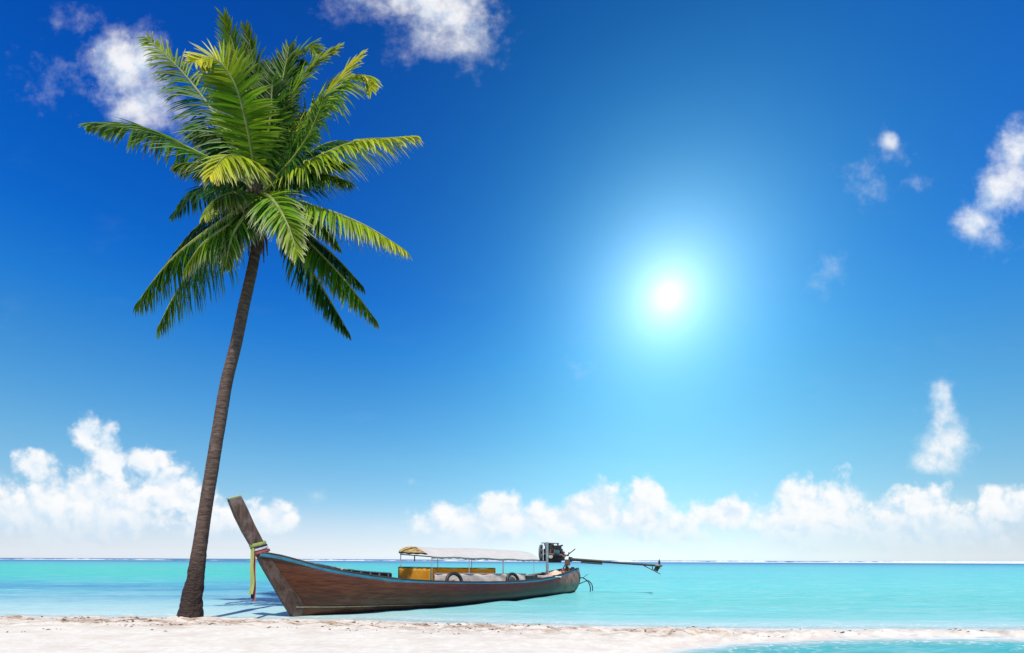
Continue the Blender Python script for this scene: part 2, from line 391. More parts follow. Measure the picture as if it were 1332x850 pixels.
ntw.links.new(tr.outputs[0], mxs.inputs[1]); ntw.links.new(body.outputs[0], mxs.inputs[2]); ntw.links.new(mxs.outputs[0], WAT.o.inputs[0])
def sea_z(x, y):
    z = np.zeros_like(x); r = np.random.default_rng(3)
    for k in range(14):
        L = r.uniform(.35, 2.6); th = r.normal(math.pi/2, .55); a = .0035*L**.7
        z += a*np.sin((x*math.cos(th)+y*math.sin(th))*2*math.pi/L+r.uniform(0, 6.3)+.8*fbm2(x*.7, y*.7, k, 2))
    shal = np.clip(-sand_z(x, y)/.15, .12, 1)
    lively = 1+3.2*np.clip((x-2)/3, 0, 1)*np.clip((7.2-y)/.6, 0, 1)
    return z*shal*lively*np.clip((60-y)/40, 0, 1)*np.clip((60-np.abs(x))/30, 0, 1)
wxs = spaced(-6000, -13, 13, 6000, .07, 1.12); wys = spaced(-300, 3.8, 15, 9000, .05, 1.02)
sea, WX, WY, WZ = sheet('sea', wxs, wys, sea_z, WAT); tag(sea, 'turquoise lagoon reaching to the horizon', None, None, 'structure')
a = sea.data.attributes.new('depth', 'FLOAT', 'POINT'); dd = np.clip(-sand_z(np.clip(WX, -54, 54), np.clip(WY, -39, 33.9)), -.05, 1.5)
a.data.foreach_set('value', dd.astype(np.float32).ravel())

# breakers on the outer reef
SURF = Mat('foam', .8, .2); SURF.translucent((.9, .93, .93), .4); SURF.set('Base Color', noise(SURF.nt, SURF.pos().scale((1, 1, 2)), .8, 5, .7).ramp([(.3, (.62, .72, .76)), (.55, (.9, .92, .92))]))
mb = MB(); xs_ = np.arange(-620, 760, .9); Yr = 300+14*fbm2(xs_/60, xs_*0+3, 21, 2)
hh = np.clip(.66+1.0*fbm2(xs_/26, xs_*0+1, 22, 4)+.5*fbm2(xs_/4, xs_*0+7, 23, 3)+.35*np.clip(xs_/200, -1, 1), .0, 2.6)
rows = []
for x, y, h in zip(xs_, Yr, hh):
    rows.append([(x, y-2.2, -.05), (x, y-1.4, .35*h), (x, y-.3, h), (x, y+.9, .8*h), (x, y+3, -.05)])
mb.grid(rows); tag(mb.build('surf', SURF), 'white line of surf breaking on the far reef', None, None, 'stuff')

# dried weed and shell crumbs on the tide line
WEED = simple('dry_weed', (.085, .05, .03), .9, .5, 30)
mb = MB(); r = random.Random(4)
cl = [(r.uniform(-11, 10), abs(r.gauss(.75, .5))+.1) for _ in range(110)]
def crumbs(x, db, s):
    y = back(x)-db
    if db < .08: return
    if y-front(x) < .15: return
    z = float(sand_z(np.array([x]), np.array([y]))[0])
    n = r.choice((4, 5, 6)); a0 = r.random()*6.3
    ring = [(x+s*r.uniform(.6, 1.2)*math.cos(a0+6.283*k/n)*1.5, y+s*r.uniform(.6, 1.2)*math.sin(a0+6.283*k/n), z-.006) for k in range(n)]
    mb.add(ring+[(x+s*.2, y, z+s*r.uniform(.3, .7))], [(k, (k+1) % n, n) for k in range(n)]+[tuple(range(n))[::-1]])
for x, db in cl:
    for _ in range(r.randint(2, 16)):
        crumbs(x+r.gauss(0, .22), db+r.gauss(0, .05), abs(r.gauss(.011, .009))+.004)
for _ in range(260): crumbs(r.uniform(-11, 10), abs(r.gauss(.6, .5))+.1, r.uniform(.002, .008))
tag(mb.build('dry_seaweed', WEED, smooth=False), 'crumbs of brown dried seaweed strewn along the sand', None, None, 'stuff')

# ------------------------------------------------------------------ boat
BX, BY = -4.21, 8.98; D = Vector((.656, .7547, 0)).normalized(); NN = Vector((D.y, -D.x, 0))
boat = empty('longtail_boat', (BX, BY, 0), math.atan2(D.y, D.x))
tag(boat, 'long brown wooden boat with raised prow, white canopy and stern engine', 'boat')
def tolocal(p):
    q = Vector(p)-Vector((BX, BY, 0)); return Vector((q.dot(D), -q.dot(NN), q.z))
# side of the hull nearest the beach is local y < 0
WOOD = Mat('hull_wood', .5, .28); c = WOOD.coord(); uv = WOOD.coord('UV'); nt_ = WOOD.nt
ux, vy, _z = uv.xyz(); _zz = c.xyz()[2]
gr = noise(nt_, c.scale((.9, .9, 9)), 3.2, 8, .7, .6); st = noise(nt_, c.scale((.5, .5, 1)), 2.2, 6, .65)
plk = (vy*8.0).f('FRACT'); pid = (vy*8.0).f('FLOOR')
wn = nt_.nodes.new('ShaderNodeTexWhiteNoise'); wn.noise_dimensions = '1D'; nt_.links.new(pid.k, wn.inputs['W'])
col = mix(nt_, gr.step(.3, .7), (.046, .0135, .006), (.165, .052, .021))
col = mix(nt_, V(nt_, wn.outputs[0])*.55, col, (.050, .020, .011))
col = mix(nt_, st.step(.55, .70)*.5, col, (.15, .095, .065))                      # weathered, bleached areas
col = mix(nt_, st.step(.44, .28)*.6, col, (.016, .010, .008))
seam = (plk-.5).f('ABSOLUTE').step(.44, .49)
col = mix(nt_, seam*.75, col, (.012, .008, .006)); stain = noise(nt_, c.scale((1, 1, .6)), 5, 5, .6)
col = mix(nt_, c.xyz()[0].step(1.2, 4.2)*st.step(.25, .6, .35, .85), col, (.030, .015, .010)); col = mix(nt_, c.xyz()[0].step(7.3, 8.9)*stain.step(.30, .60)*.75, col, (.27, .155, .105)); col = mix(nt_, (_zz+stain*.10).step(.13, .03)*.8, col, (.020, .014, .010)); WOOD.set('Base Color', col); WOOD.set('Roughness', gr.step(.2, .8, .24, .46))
WOOD.bump(seam*-.25+gr*.35, .6, .012)
def wood(name, c0, c1, grey, axis=(.8, 8, 8)):
    M = Mat(name, .62, .35); cc = M.coord(); n = noise(M.nt, cc.scale(axis), 3, 8, .68, .5); s2 = noise(M.nt, cc, 4, 5, .6)
    M.set('Base Color', mix(M.nt, s2.step(.48, .7)*.4, n.ramp([(.34, c0), (.66, c1)]), grey)); M.bump(n, .5, .008); return M
STEM = wood('stem_wood', (.03, .017, .012), (.13, .078, .055), (.26, .22, .19), (9, 9, 1.1))
CHEEK = wood('cheek_wood', (.025, .013, .009), (.105, .062, .045), (.17, .13, .11), (9, 9, 1.6))
DECK = wood('deck_wood', (.11, .07, .05), (.26, .19, .15), (.34, .30, .27))
DARKW = wood('dark_wood', (.018, .014, .012), (.06, .045, .038), (.10, .08, .07))
BLUE = Mat('blue_paint', .42, .5); c = BLUE.coord(); n = noise(BLUE.nt, c.scale((1, 4, 4)), 5, 7, .7)
BLUE.set('Base Color', n.ramp([(.28, (.10, .10, .10)), (.40, (.012, .10, .15)), (.62, (.022, .16, .23)), (.8, (.12, .27, .32))])); BLUE.bump(n, .3, .004)

Gt = [(-.611, .045, 1.215), (-.367, .2, 1.174), (-.151, .34, 1.105), (.327, .56, .947), (1.026, .74, .807), (1.849, .86, .688), (2.836, .92, .61), (4.045, .92, .553),
      (5.22, .88, .523), (6.719, .74, .536), (8.19, .52, .633), (9.313, .30, .775), (9.62, .235, .82)]
gx = [p[0] for p in Gt]; gw = curve(gx, [p[1] for p in Gt]); gz = curve(gx, [p[2] for p in Gt])
ww = curve([0, .25, .79, 1.74, 2.82, 3.66, 5.05, 6.96, 9.34, 9.5], [.03, .10, .279, .465, .676, .775, .758, .55, .187, .16])
kz = curve([0, .6, 2, 5, 8, 9.6], [-.10, -.16, -.26, -.30, -.24, -.14])
def section(s, n=14, ins=0.0):
    """half section of the hull, keel to gunwale: (x, half breadth, z)"""
    xg = gx[0]+s*(gx[-1]-gx[0]); xw = s*9.5; xk = .06+s*9.4
    pk, pw_, pg = (xk, .025, kz(xk)), (xw, ww(xw), 0.), (xg, gw(xg), gz(xg))
    out = []
    for i in range(n+1):
        v = i/n; z = pk[2]+(pg[2]-pk[2])*v
        L = [((z-b)*(z-c_))/((a-b)*(a-c_)) for a, b, c_ in ((pk[2], 0, pg[2]), (0, pk[2], pg[2]), (pg[2], pk[2], 0))]
        x = L[0]*pk[0]+L[1]*pw_[0]+L[2]*pg[0]; y = max(.022, L[0]*pk[1]+L[1]*pw_[1]+L[2]*pg[1])
        out.append((x, max(.015, y-ins), z))
    return out
SS = [(i/90)**1.25 for i in range(91)]
def shell(ins, flip):
    rows = []; uvs = []
    for s in SS:
        h = section(s, 14, ins)
        rows.append([(x, y, z) for x, y, z in h[::-1]]+[(x, -y, z) for x, y, z in h])
        uvs.append([(s, 1-i/14) for i in range(15)]+[(s, i/14) for i in range(15)])
    return rows, uvs
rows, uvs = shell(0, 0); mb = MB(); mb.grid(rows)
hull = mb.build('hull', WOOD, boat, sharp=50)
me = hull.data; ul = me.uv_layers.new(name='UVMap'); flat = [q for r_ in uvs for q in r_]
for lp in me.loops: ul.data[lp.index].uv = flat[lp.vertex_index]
INNER = wood('inner_planking', (.05, .06, .055), (.13, .14, .13), (.22, .22, .20))
rows, _ = shell(.035, 1); mb = MB()
mb.grid([r_[0:12]+r_[18:] for r_ in rows]); mb.build('ceiling_planking', INNER, boat)
def along(s0, s1, n=70):
    for i in range(n+1):
        s = s0+(s1-s0)*i/n; xg = gx[0]+s*(gx[-1]-gx[0]); yield xg, gw(xg), gz(xg)
def rail(name, prof, mat, sides, s0=.0, s1=1.0, parent=boat):
    mb = MB()
    for sg in sides:
        mb.grid([[(x, sg*(h+a), z+b) for a, b in prof] for x, h, z in along(s0, s1)], closed=True)
        for s in (s0, s1):
            x, h, z = list(along(s, s, 1))[0]; mb.add([(x, sg*(h+a), z+b) for a, b in prof], [tuple(range(len(prof)))])
    return mb.build(name, mat, parent, sharp=30)
for sg in (-1, 1):
    rail('rub_rail', [(.004, -.075), (.034, -.070), (.040, -.045), (.034, -.015), (.004, -.012)], BLUE, (sg,))
    rail('gunwale', [(-.075, -.010), (.020, -.010), (.024, .012), (.016, .022), (-.07, .022)], DARKW if sg < 0 else DECK, (sg,))  # shade put into the near cap's wood, sunlight into the far one's
# raised wash board forward on the far side, pale capped
WHITEP = simple('white_paint', (.62, .62, .58), .5, .25, 12)
PALE = simple('pale_batten', (.55, .54, .50), .6, .3, 14)
for k in range(13):
    x = .35+k*.24; h, z = gw(x), gz(x)
    for sg in (1, -1):
        mb = MB(); mb.box((x, sg*(h-.075), z-.10), (.05, .05, .16)); mb.build('rib', PALE, boat, smooth=False, bevel=.006)
wb = rail('wash_board', [(-.10, .02), (-.07, .02), (-.07, .14), (-.10, .14)], simple('dark_green_paint', (.02, .04, .035), .5, .4), (1,), .10, .335)
rail('wash_board_cap', [(-.115, .14), (-.055, .14), (-.055, .16), (-.115, .16)], WHITEP, (1,), .10, .335, wb)
for k in range(9):
    x = .62+k*.26; h, z = gw(x), gz(x); mb = MB(); mb.box((x, h-.112, z+.08), (.035, .025, .115)); mb.build('stanchion', PALE, wb, smooth=False)
# stem and prow
stem_poly = [(-.116, .186), (-.34, .603), (-.54, .965), (-.648, 1.171), (-.713, 1.281), (-.878, 1.578), (-1.002, 1.842), (-1.108, 2.129), (-.913, 2.205),
             (-.802, 1.98), (-.687, 1.712), (-.575, 1.49), (-.47, 1.27), (-.41, 1.13), (-.28, .90), (-.08, .56), (.10, .25), (.22, .06), (.24, -.06), (.03, -.08), (0., .0)]
mb = MB(); mb.prism(stem_poly, -.062, .062); mb.build('prow_post', STEM, boat, smooth=False, bevel=.012)
def hull_half(x, z):
    best = []
    for s_ in np.linspace(0, .30, 121):
        h = section(s_, 40)
        for a, b in zip(h, h[1:]):
            if a[2] <= z <= b[2]:
                t = (z-a[2])/max(1e-6, b[2]-a[2]); best.append((a[0]+(b[0]-a[0])*t, a[1]+(b[1]-a[1])*t)); break
    return float(np.interp(x, [b[0] for b in best], [b[1] for b in best])) if best else .05
xf_ = curve([0, .19, .6, .965, 1.12], [-.002, -.118, -.342, -.542, -.62]); xa_ = curve([0, .24, .56, .9, 1.12], [.15, .13, -.10, -.32, -.455])
for sg in (-1, 1):
    mb = MB(); out_, in_ = [], []
    for i in range(30):
        z = .0+1.10*i/29; a, b = xf_(z), xa_(z); row = []; row2 = []
        for k in range(7):
            x = a+(b-a)*k/6; y = max(hull_half(x, z), .062 if k < 5 else .0)+.014; row.append((x, sg*y, z)); row2.append((x, sg*(y-.02), z))
        out_.append(row+row2[::-1])
    mb.grid(out_, closed=True); mb.add(out_[-1], [tuple(range(14))]); mb.add(out_[0], [tuple(range(14))]); mb.build('stem_cheek', CHEEK, boat, sharp=30)
LIME = simple('lime_paint', (.36, .40, .09), .6, .3, 30)
mb = MB(); mb.prism([(-1.112, 2.131), (-.909, 2.209), (-.918, 2.226), (-1.122, 2.146)], -.06, .06); mb.build('prow_cap', LIME, boat, smooth=False, bevel=.004)
# pale line on the forefoot
STRIPE = simple('stripe_paint', (.30, .24, .16), .7, .45, 16)
mb = MB()
for sg in (-1, 1):
    rows = []
    for i in range(40):
        s = .012+i/39*.30; h = section(s, 60)
        zt = .185-.10*(i/39)
        hw = .012*(1-.9*i/39)
        pick = lambda z: next((( a[0]+(b[0]-a[0])*(z-a[2])/(b[2]-a[2]), a[1]+(b[1]-a[1])*(z-a[2])/(b[2]-a[2])) for a, b in zip(h, h[1:]) if a[2] <= z <= b[2]), (h[-1][0], h[-1][1]))
        lo, hi = pick(zt-hw), pick(zt+hw); e = .075 if lo[0] < .17 else 0
        rows.append([(lo[0], sg*(max(lo[1], e)-.004), zt-hw), (lo[0], sg*(max(lo[1], e)+.018), zt-hw), (hi[0], sg*(max(hi[1], e)+.018), zt+hw), (hi[0], sg*(max(hi[1], e)-.004), zt+hw)])
    mb.grid(rows, closed=True)
mb.build('waterline_stripe', STRIPE, boat)
# floor, thwarts, stern deck
mb = MB(); rows = []
for i in range(50):
    x = .5+i/49*8.9; h = section((x-.0)/9.5, 40, .05); y = next(a[1] for a in h if a[2] >= .2); rows.append([(x, -y, .2), (x, -y*.3, .2), (x, y*.3, .2), (x, y, .2)])
mb.grid(rows); mb.build('floor_boards', DECK, boat, recalc=False)
for x in (.75, 1.45, 2.2, 7.05):
    mb = MB(); y = gw(x)-.06; mb.box((x, 0, gz(x)-.16), (.24, 2*y, .035)); mb.build('thwart', DECK, boat, smooth=False, bevel=.006)
mb = MB(); rows = []
for i in range(20):
    x = 7.7+i/19*1.75; y = gw(x)-.07; z = gz(x)-.06; rows.append([(x, -y, z), (x, 0, z+.015), (x, y, z)])
mb.grid(rows); mb.build('stern_deck', DECK, boat)
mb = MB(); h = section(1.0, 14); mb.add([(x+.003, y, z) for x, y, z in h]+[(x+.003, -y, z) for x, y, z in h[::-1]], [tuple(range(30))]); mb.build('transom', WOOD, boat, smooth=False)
mb = MB(); mb.prism([(9.46, -.12), (9.53, -.12), (9.67, .86), (9.58, .86)], -.05, .05); mb.build('stern_post', DARKW, boat, smooth=False, bevel=.01)
# --- canopy
CLOTH = Mat('canopy_cloth', .85, .2); c = CLOTH.coord(); n = noise(CLOTH.nt, c.scale((1, 2.5, 1)), 4, 6, .6)
gm = CLOTH.nt.nodes.new('ShaderNodeNewGeometry'); side = V(CLOTH.nt, gm.outputs['Backfacing'])
ptn = voro(CLOTH.nt, c.vm('ADD', noise(CLOTH.nt, c, 8, 3, out=1).scale((.1, .1, .1))), 10, 1)
pr_ = ptn.ramp([(.08, (.92, .62, .12)), (.3, (.85, .36, .03)), (.5, (.45, .09, .02)), (.7, (.9, .66, .25))])
cc = mix(CLOTH.nt, side, pr_, n.ramp([(.3, (.80, .77, .72)), (.65, (.88, .86, .83))])); CLOTH.set('Base Color', cc); CLOTH.translucent(cc, .5)
CLOTH.bump(noise(CLOTH.nt, c.scale((1.5, 5, 1)), 3, 4), .35, .02)
POLE = simple('pole_metal', (.36, .38, .37), .45, .35, 25, .3); DARKM = simple('dark_metal', (.05, .055, .05), .5, .4, 25, .4)
def roof_z(x, y):
    t = (x-2.88)/(6.95-2.88)
    e = abs(y)/.62; near = 1.175-.075*t; farz = 1.30-.16*t
    edge = near if y < 0 else farz
    top = 1.405-.012*math.sin(t*math.pi*3)-.02*t
    sag = .008*math.sin(t*math.pi*8)*e**2
    z = top-(top-edge)*e**1.9-sag
    if t > .9: z -= .10*((t-.9)/.1)**1.5*(1-e**2)*.5
    return z
def roofgrid(x0, x1, off, nx=60, ny=24, w_=.62):
    return [[(x0+(x1-x0)*i/nx+(.10*(1-(abs(-w_+2*w_*j/ny)/w_)**2)*(-1 if i < nx/2 else 1)*abs(2*i/nx-1)**6), -w_+2*w_*j/ny, roof_z(x0+(x1-x0)*i/nx, -w_+2*w_*j/ny)+off) for j in range(ny+1)] for i in range(nx+1)]
mb = MB(); mb.grid(roofgrid(2.86, 6.95, 0)); can = mb.build('canopy', CLOTH, boat, recalc=False)
VAL = simple('valance_cloth', (.10, .13, .11), .9, .3, 20)
for sg in (-1, 1):
    mb = MB()
    mb.grid([[(2.88+4.05*i/60, sg*.622, roof_z(2.88+4.05*i/60, sg*.62)-.002), (2.88+4.05*i/60, sg*.632, roof_z(2.88+4.05*i/60, sg*.62)-.025), (2.88+4.05*i/60, sg*.628, roof_z(2.88+4.05*i/60, sg*.62)-.046-.008*math.sin(i*1.7))] for i in range(61)])
    mb.build('valance', VAL, can, recalc=False)
    mb = MB(); mb.tube([(2.9+4.0*i/12, sg*.60, roof_z(2.9+4.0*i/12, sg*.6)-.03) for i in range(13)], .013); mb.build('side_rail', DARKM, can)
for x in (2.92, 4.1, 5.35, 6.7):
    mb = MB(); mb.tube([(x, -.6+.1*i, roof_z(x, -.6+.1*i)-.026) for i in range(13)], .011); mb.build('hoop', DARKM, can)
    for sg in (-1, 1):
        mb = MB(); mb.tube([(x, sg*.60, gz(x)-.15), (x, sg*.60, roof_z(x, sg*.6)-.02)], .0105); mb.build('post', POLE, can)
mb = MB(); mb.tube([(2.91, -.6, 1.165), (2.91, .6, 1.165+.06)], .013); mb.tube([(2.90, .02, 1.20), (2.90, .02, 1.06)], .014); mb.build('front_crossbar', DARKM, can)
# --- cloth screens round the passengers
YEL = Mat('yellow_canvas', .85, .2); c = YEL.coord(); n = noise(YEL.nt, c, 5, 6, .62)
cc = n.ramp([(.3, (.86, .42, .03)), (.7, (.95, .55, .07))]); YEL.set('Base Color', cc); YEL.translucent(cc, .45); YEL.bump(noise(YEL.nt, c, 6, 3), .3, .03)
WCL = Mat('white_canvas', .85, .2); c = WCL.coord(); n = noise(WCL.nt, c, 4, 6, .62)
cc = n.ramp([(.3, (.62, .53, .46)), (.65, (.78, .72, .67))]); WCL.set('Base Color', cc); WCL.translucent(cc, .4); WCL.bump(noise(WCL.nt, c.scale((1, 1, 2)), 4, 3), .5, .05)
def screen(name, p0, p1, z0, z1, mat, ruf=.012):
    mb = MB(); n = 36; p0, p1 = Vector(p0), Vector(p1); nrm = Vector((-(p1-p0).y, (p1-p0).x)).normalized(); rows = []
    for k in range(8):
        row = []
        for i in range(n+1):
            t = i/n; b = p0.lerp(p1, t); za = z0[0]+(z0[1]-z0[0])*t; zb = z1[0]+(z1[1]-z1[0])*t
            o = ruf*math.sin(t*17+k*.5)*math.sin(math.pi*k/7)+ruf*.6*math.sin(t*41+k)
            row.append((b.x+nrm.x*o, b.y+nrm.y*o, za+(zb-za)*k/7-.02*math.sin(t*math.pi*3)**2*(k/7)))
        rows.append(row)
    mb.grid(rows); o = mb.build(name, mat, boat, recalc=False)
    m = o.modifiers.new('thick', 'SOLIDIFY'); m.thickness = .008; return o
fp = screen('front_screen', (2.88, -.61), (2.88, .61), (.42, .42), (.905, .90), YEL, .006); fp['label'] = 'yellow canvas front screen'
mb = MB(); mb.tube([(2.875, -.62, .44), (2.875, -.62, .915), (2.875, .62, .91), (2.875, .62, .44)], .016); mb.build('screen_frame', simple('green_paint', (.04, .10, .06), .5, .4, 20), fp)
sp = screen('far_side_screen', (2.98, .62), (6.36, .62), (.45, .42), (.90, .84), YEL); sp['label'] = 'yellow canvas side screen'
mb = MB(); mb.tube([(2.98, .625, .905), (4.6, .625, .868), (6.36, .625, .845), (6.36, .625, .45)], .013); mb.build('screen_frame', bpy.data.materials['green_paint'], sp)
sw = screen('near_side_screen', (3.0, -.61), (6.32, -.61), (.42, .38), (.775, .71), WCL, .02); sw['label'] = 'white canvas side screen'
mb = MB(); mb.tube([(3.0, -.613, .778), (4.7, -.613, .742), (6.32, -.613, .712)], .010); mb.build('screen_cord', POLE, sw)
mb = MB(); mb.box((7.15, -.47, .62), (1.75, .12, .03), Matrix.Rotation(R(-9), 3, 'Z') @ Matrix.Rotation(R(3), 3, 'Y')); mb.build('side_plank', WHITEP, boat, smooth=False, bevel=.004)
mb = MB(); mb.box((6.62, -.40, .52), (.50, .42, .26)); mb.build('locker', simple('locker_paint', (.02, .035, .03), .5, .4), boat, smooth=False, bevel=.01)
# steering post and rail at the stern
mb = MB(); mb.box((8.115, -.02, 1.05), (.045, .07, 1.25)); mb.tube([(8.0, -.16, .5), (8.0, -.16, .98)], .016); mb.build('engine_guard_post', simple('grey_paint', (.24, .30, .30), .5, .3), boat, smooth=False, bevel=.005)

# --- long-tail engine: e = axis towards the propeller
PV = Vector((1.80, 15.72, 0)); ED = Vector((2.94, -.72, 0)).normalized(); EN = Vector((-ED.y, ED.x, 0))
def eng(p):
    return tolocal(PV+ED*p[0]+EN*p[1]+Vector((0, 0, p[2])))
IRON = simple('engine_iron', (.030, .028, .027), .45, .6, 16, .5); GREASE = simple('greasy_steel', (.10, .09, .08), .4, .6, 18, .6)
RUST = simple('rusty_steel', (.13, .07, .05), .7, .5, 22, .3); BLK = simple('black_rubber', (.012, .012, .012), .55, .4, 30)
TEAL = simple('engine_blue', (.03, .10, .12), .45, .4, 14)
def part(name, mb, mat, parent=None, **k): return mb.build(name, mat, parent or boat, xf=eng, **k)
mb = MB(); mb.box((-.42, 0, 1.28), (.62, .34, .40)); mb.box((-.42, 0, 1.53), (.54, .22, .12)); mb.box((-.40, 0, 1.06), (.50, .24, .10), None)
mb.box((-.12, 0, 1.24), (.16, .26, .30)); eg = part('outboard_engine', mb, IRON, smooth=False, bevel=.02); eg['label'] = 'black truck engine on stern pivot'
mb = MB()
for k in range(4): mb.tube([(-.62+k*.14, -.19, 1.42), (-.62+k*.14, -.26, 1.40), (-.62+k*.14, -.28, 1.30)], .028)
mb.tube([(-.68, -.28, 1.30), (-.10, -.28, 1.27), (.0, -.26, 1.18)], .035); part('exhaust_manifold', mb, RUST, eg)
mb = MB(); mb.tube([(-.24, -.24, 1.36), (-.24, -.36, 1.36)], [.085, .085], 16); mb.tube([(-.24, -.36, 1.36), (-.24, -.40, 1.36)], [.05, .05], 12); part('alternator', mb, TEAL, eg)
mb = MB(); mb.tube([(-.46, -.2, 1.22), (-.46, -.30, 1.22)], .07, 14); part('oil_filter', mb, simple('pale_can', (.45, .40, .33), .5, .3), eg)
mb = MB()
for cx, cz, rr in ((-.78, 1.40, .09), (-.78, 1.20, .12), (-.78, 1.56, .06)): mb.tube([(cx, -.02, cz), (cx-.04, -.02, cz)], rr, 16)
part('belt_pulley', mb, GREASE, eg)
mb = MB(); ring = []
mb.tube([(-.83, 0, 1.36), (-.88, 0, 1.36)], [.27, .25], 28); part('radiator', mb, simple('radiator_grey', (.14, .19, .19), .5, .4, 20), eg)
mb = MB(); mb.box((-.52, -.05, 1.665), (.60, .05, .028), Matrix.Rotation(R(2), 3, 'Y')); mb.box((-.26, -.05, 1.62), (.05, .05, .09)); mb.box((-.70, -.05, 1.63), (.04, .05, .10)); mb.box((-.20, -.04, 1.57), (.22, .06, .05), Matrix.Rotation(R(-12), 3, 'Y')); part('lifting_bar', mb, DARKM, eg, smooth=False, bevel=.005)
mb = MB(); mb.tube([(-.60, .02, 1.60), (-.5, -.10, 1.66), (-.40, -.12, 1.60), (-.36, -.10, 1.5)], .022); mb.tube([(-.3, -.16, 1.5), (-.16, -.22, 1.46), (-.10, -.2, 1.3), (-.2, -.2, 1.16)], .018)
mb.tube([(-.7, -.2, 1.3), (-.6, -.25, 1.16), (-.42, -.22, 1.10)], .018); part('hose', mb, BLK, eg)
mb = MB(); mb.tube([(-.66, .08, 1.54), (-.66, .08, 1.62), (-.60, .08, 1.66)], .04); mb.box((-.52, .10, 1.60), (.2, .16, .10)); part('air_filter', mb, GREASE, eg, bevel=.01)
mb = MB(); mb.box((-.62, -.10, 1.065), (.48, .05, .03)); mb.tube([(-1.18, -.06, 1.10), (-.8, -.06, 1.10)], .022); mb.tube([(-1.18, -.06, 1.10), (-1.0, -.06, 1.10)], .034); part('bed_frame', mb, GREASE, eg, smooth=False)
mb = MB(); mb.tube([(-.02, -.12, 1.22), (.10, -.16, 1.28), (.34, -.2, 1.47)], [.02, .018, .016]); part('steering_handle', mb, RUST, eg)
mb = MB(); mb.tube([(-.06, -.1, 1.34), (.02, -.14, 1.26), (.10, -.1, 1.24), (.12, -.1, 1.36)], .02); part('exhaust_elbow', mb, GREASE, eg)
mb = MB(); mb.box((.06, 0, 1.02), (.16, .2, .20)); mb.tube([(.04, 0, .66), (.04, 0, .98)], [.06, .045], 12); mb.tube([(-.08, -.1, .80), (.0, -.12, .95), (.1, -.1, 1.0)], .022); mb.tube([(.16, -.08, .72), (.10, -.1, .86), (.0, -.1, .98)], .02)
mb.box((.02, 0, .70), (.30, .22, .06)); part('pivot_bracket', mb, RUST, eg, bevel=.012)
sz = lambda x: 1.135-.068*x
mb = MB(); mb.tube([(.10, 0, sz(.1)), (.22, 0, sz(.22))], [.09, .075], 14); mb.tube([(.2, 0, sz(.2)), (1.2, 0, sz(1.2))], .05, 12); mb.tube([(1.2, 0, sz(1.2)), (2.98, 0, sz(2.98))], [.038, .034], 12)
sh = part('drive_shaft', mb, IRON, eg)
mb = MB(); mb.box((.86, 0, sz(.86)-.075), (.70, .07, .055), Matrix.Rotation(R(3.9), 3, 'Y')); part('shaft_float', mb, DARKM, eg, smooth=False, bevel=.008)
mb = MB(); hub = Vector((2.98, 0, sz(2.98)))
mb.tube([hub-Vector((.10, 0, 0)), hub+Vector((.06, 0, -.004)), hub+Vector((.12, 0, -.008))], [.05, .045, .012], 12)
for k in range(3):
    a0 = R(88+120*k); rows = []
    for i in range(7):
        rr = .035+.17*i/6; wd = .052*math.sin(math.pi*(.16+.74*i/6)); tw = R(48-24*i/6)
        e = Vector((0, math.cos(a0), math.sin(a0))); q = Vector((0, -math.sin(a0), math.cos(a0)))
        ax = Vector((1, 0, 0))*math.sin(tw)+q*math.cos(tw); nn = Vector((1, 0, 0))*math.cos(tw)-q*math.sin(tw); b = hub+Vector((.02, 0, 0))+e*rr
        rows.append([b-ax*wd, b+nn*.006, b+ax*wd, b-nn*.006])
    mb.grid(rows, closed=True); mb.add(rows[-1], [(0, 1, 2, 3)])
part('propeller', mb, GREASE, eg)
mb = MB(); mb.tube([(2.52, 0, sz(2.52)-.03), (3.04, 0, sz(3)-.27)], [.02, .014], 8, flat=.6); mb.tube([(2.78, 0, sz(2.78)-.02), (2.80, 0, sz(2.8)-.14)], .014); mb.box((2.92, 0, sz(2.92)-.10), (.14, .02, .16), Matrix.Rotation(R(25), 3, 'Y')); part('skeg', mb, IRON, eg)
# --- tubular rudder frame trailing in the water behind the stern
mb = MB()
Q = lambda px, py, d=15.9: tolocal(at(px, py, d))
def smooth_path(pts, n=8):
    pts = [Vector(p) for p in pts]; out = []
    for i in range(len(pts)-1):
        p0, p1, p2, p3 = pts[max(i-1, 0)], pts[i], pts[i+1], pts[min(i+2, len(pts)-1)]
        for k in range(n):
            t = k/n; out.append(.5*((2*p1)+(p2-p0)*t+(2*p0-5*p1+4*p2-p3)*t*t+(3*p1-p0-3*p2+p3)*t**3))
    return out+[pts[-1]]
mb.tube(smooth_path([Q(744.5, 762), Q(750, 754), Q(758, 752), Q(765, 757), Q(768, 764), Q(768, 770)]), .018)
mb.tube(smooth_path([Q(746, 758, 16.1), Q(752, 760, 16.1), Q(760, 757, 16.1), Q(766, 756, 16.2), Q(770.5, 762, 16.2), Q(771, 769, 16.2)]), .018)
mb.tube(smooth_path([Q(745, 750), Q(749, 749.5), Q(750, 754), Q(748, 760), Q(750, 763)]), .028)
mb.tube([Q(758, 752), Q(765, 747)], .008); mb.tube([Q(745, 764), Q(751, 757)], .02)
mb.build('rudder_frame', DARKM, boat)

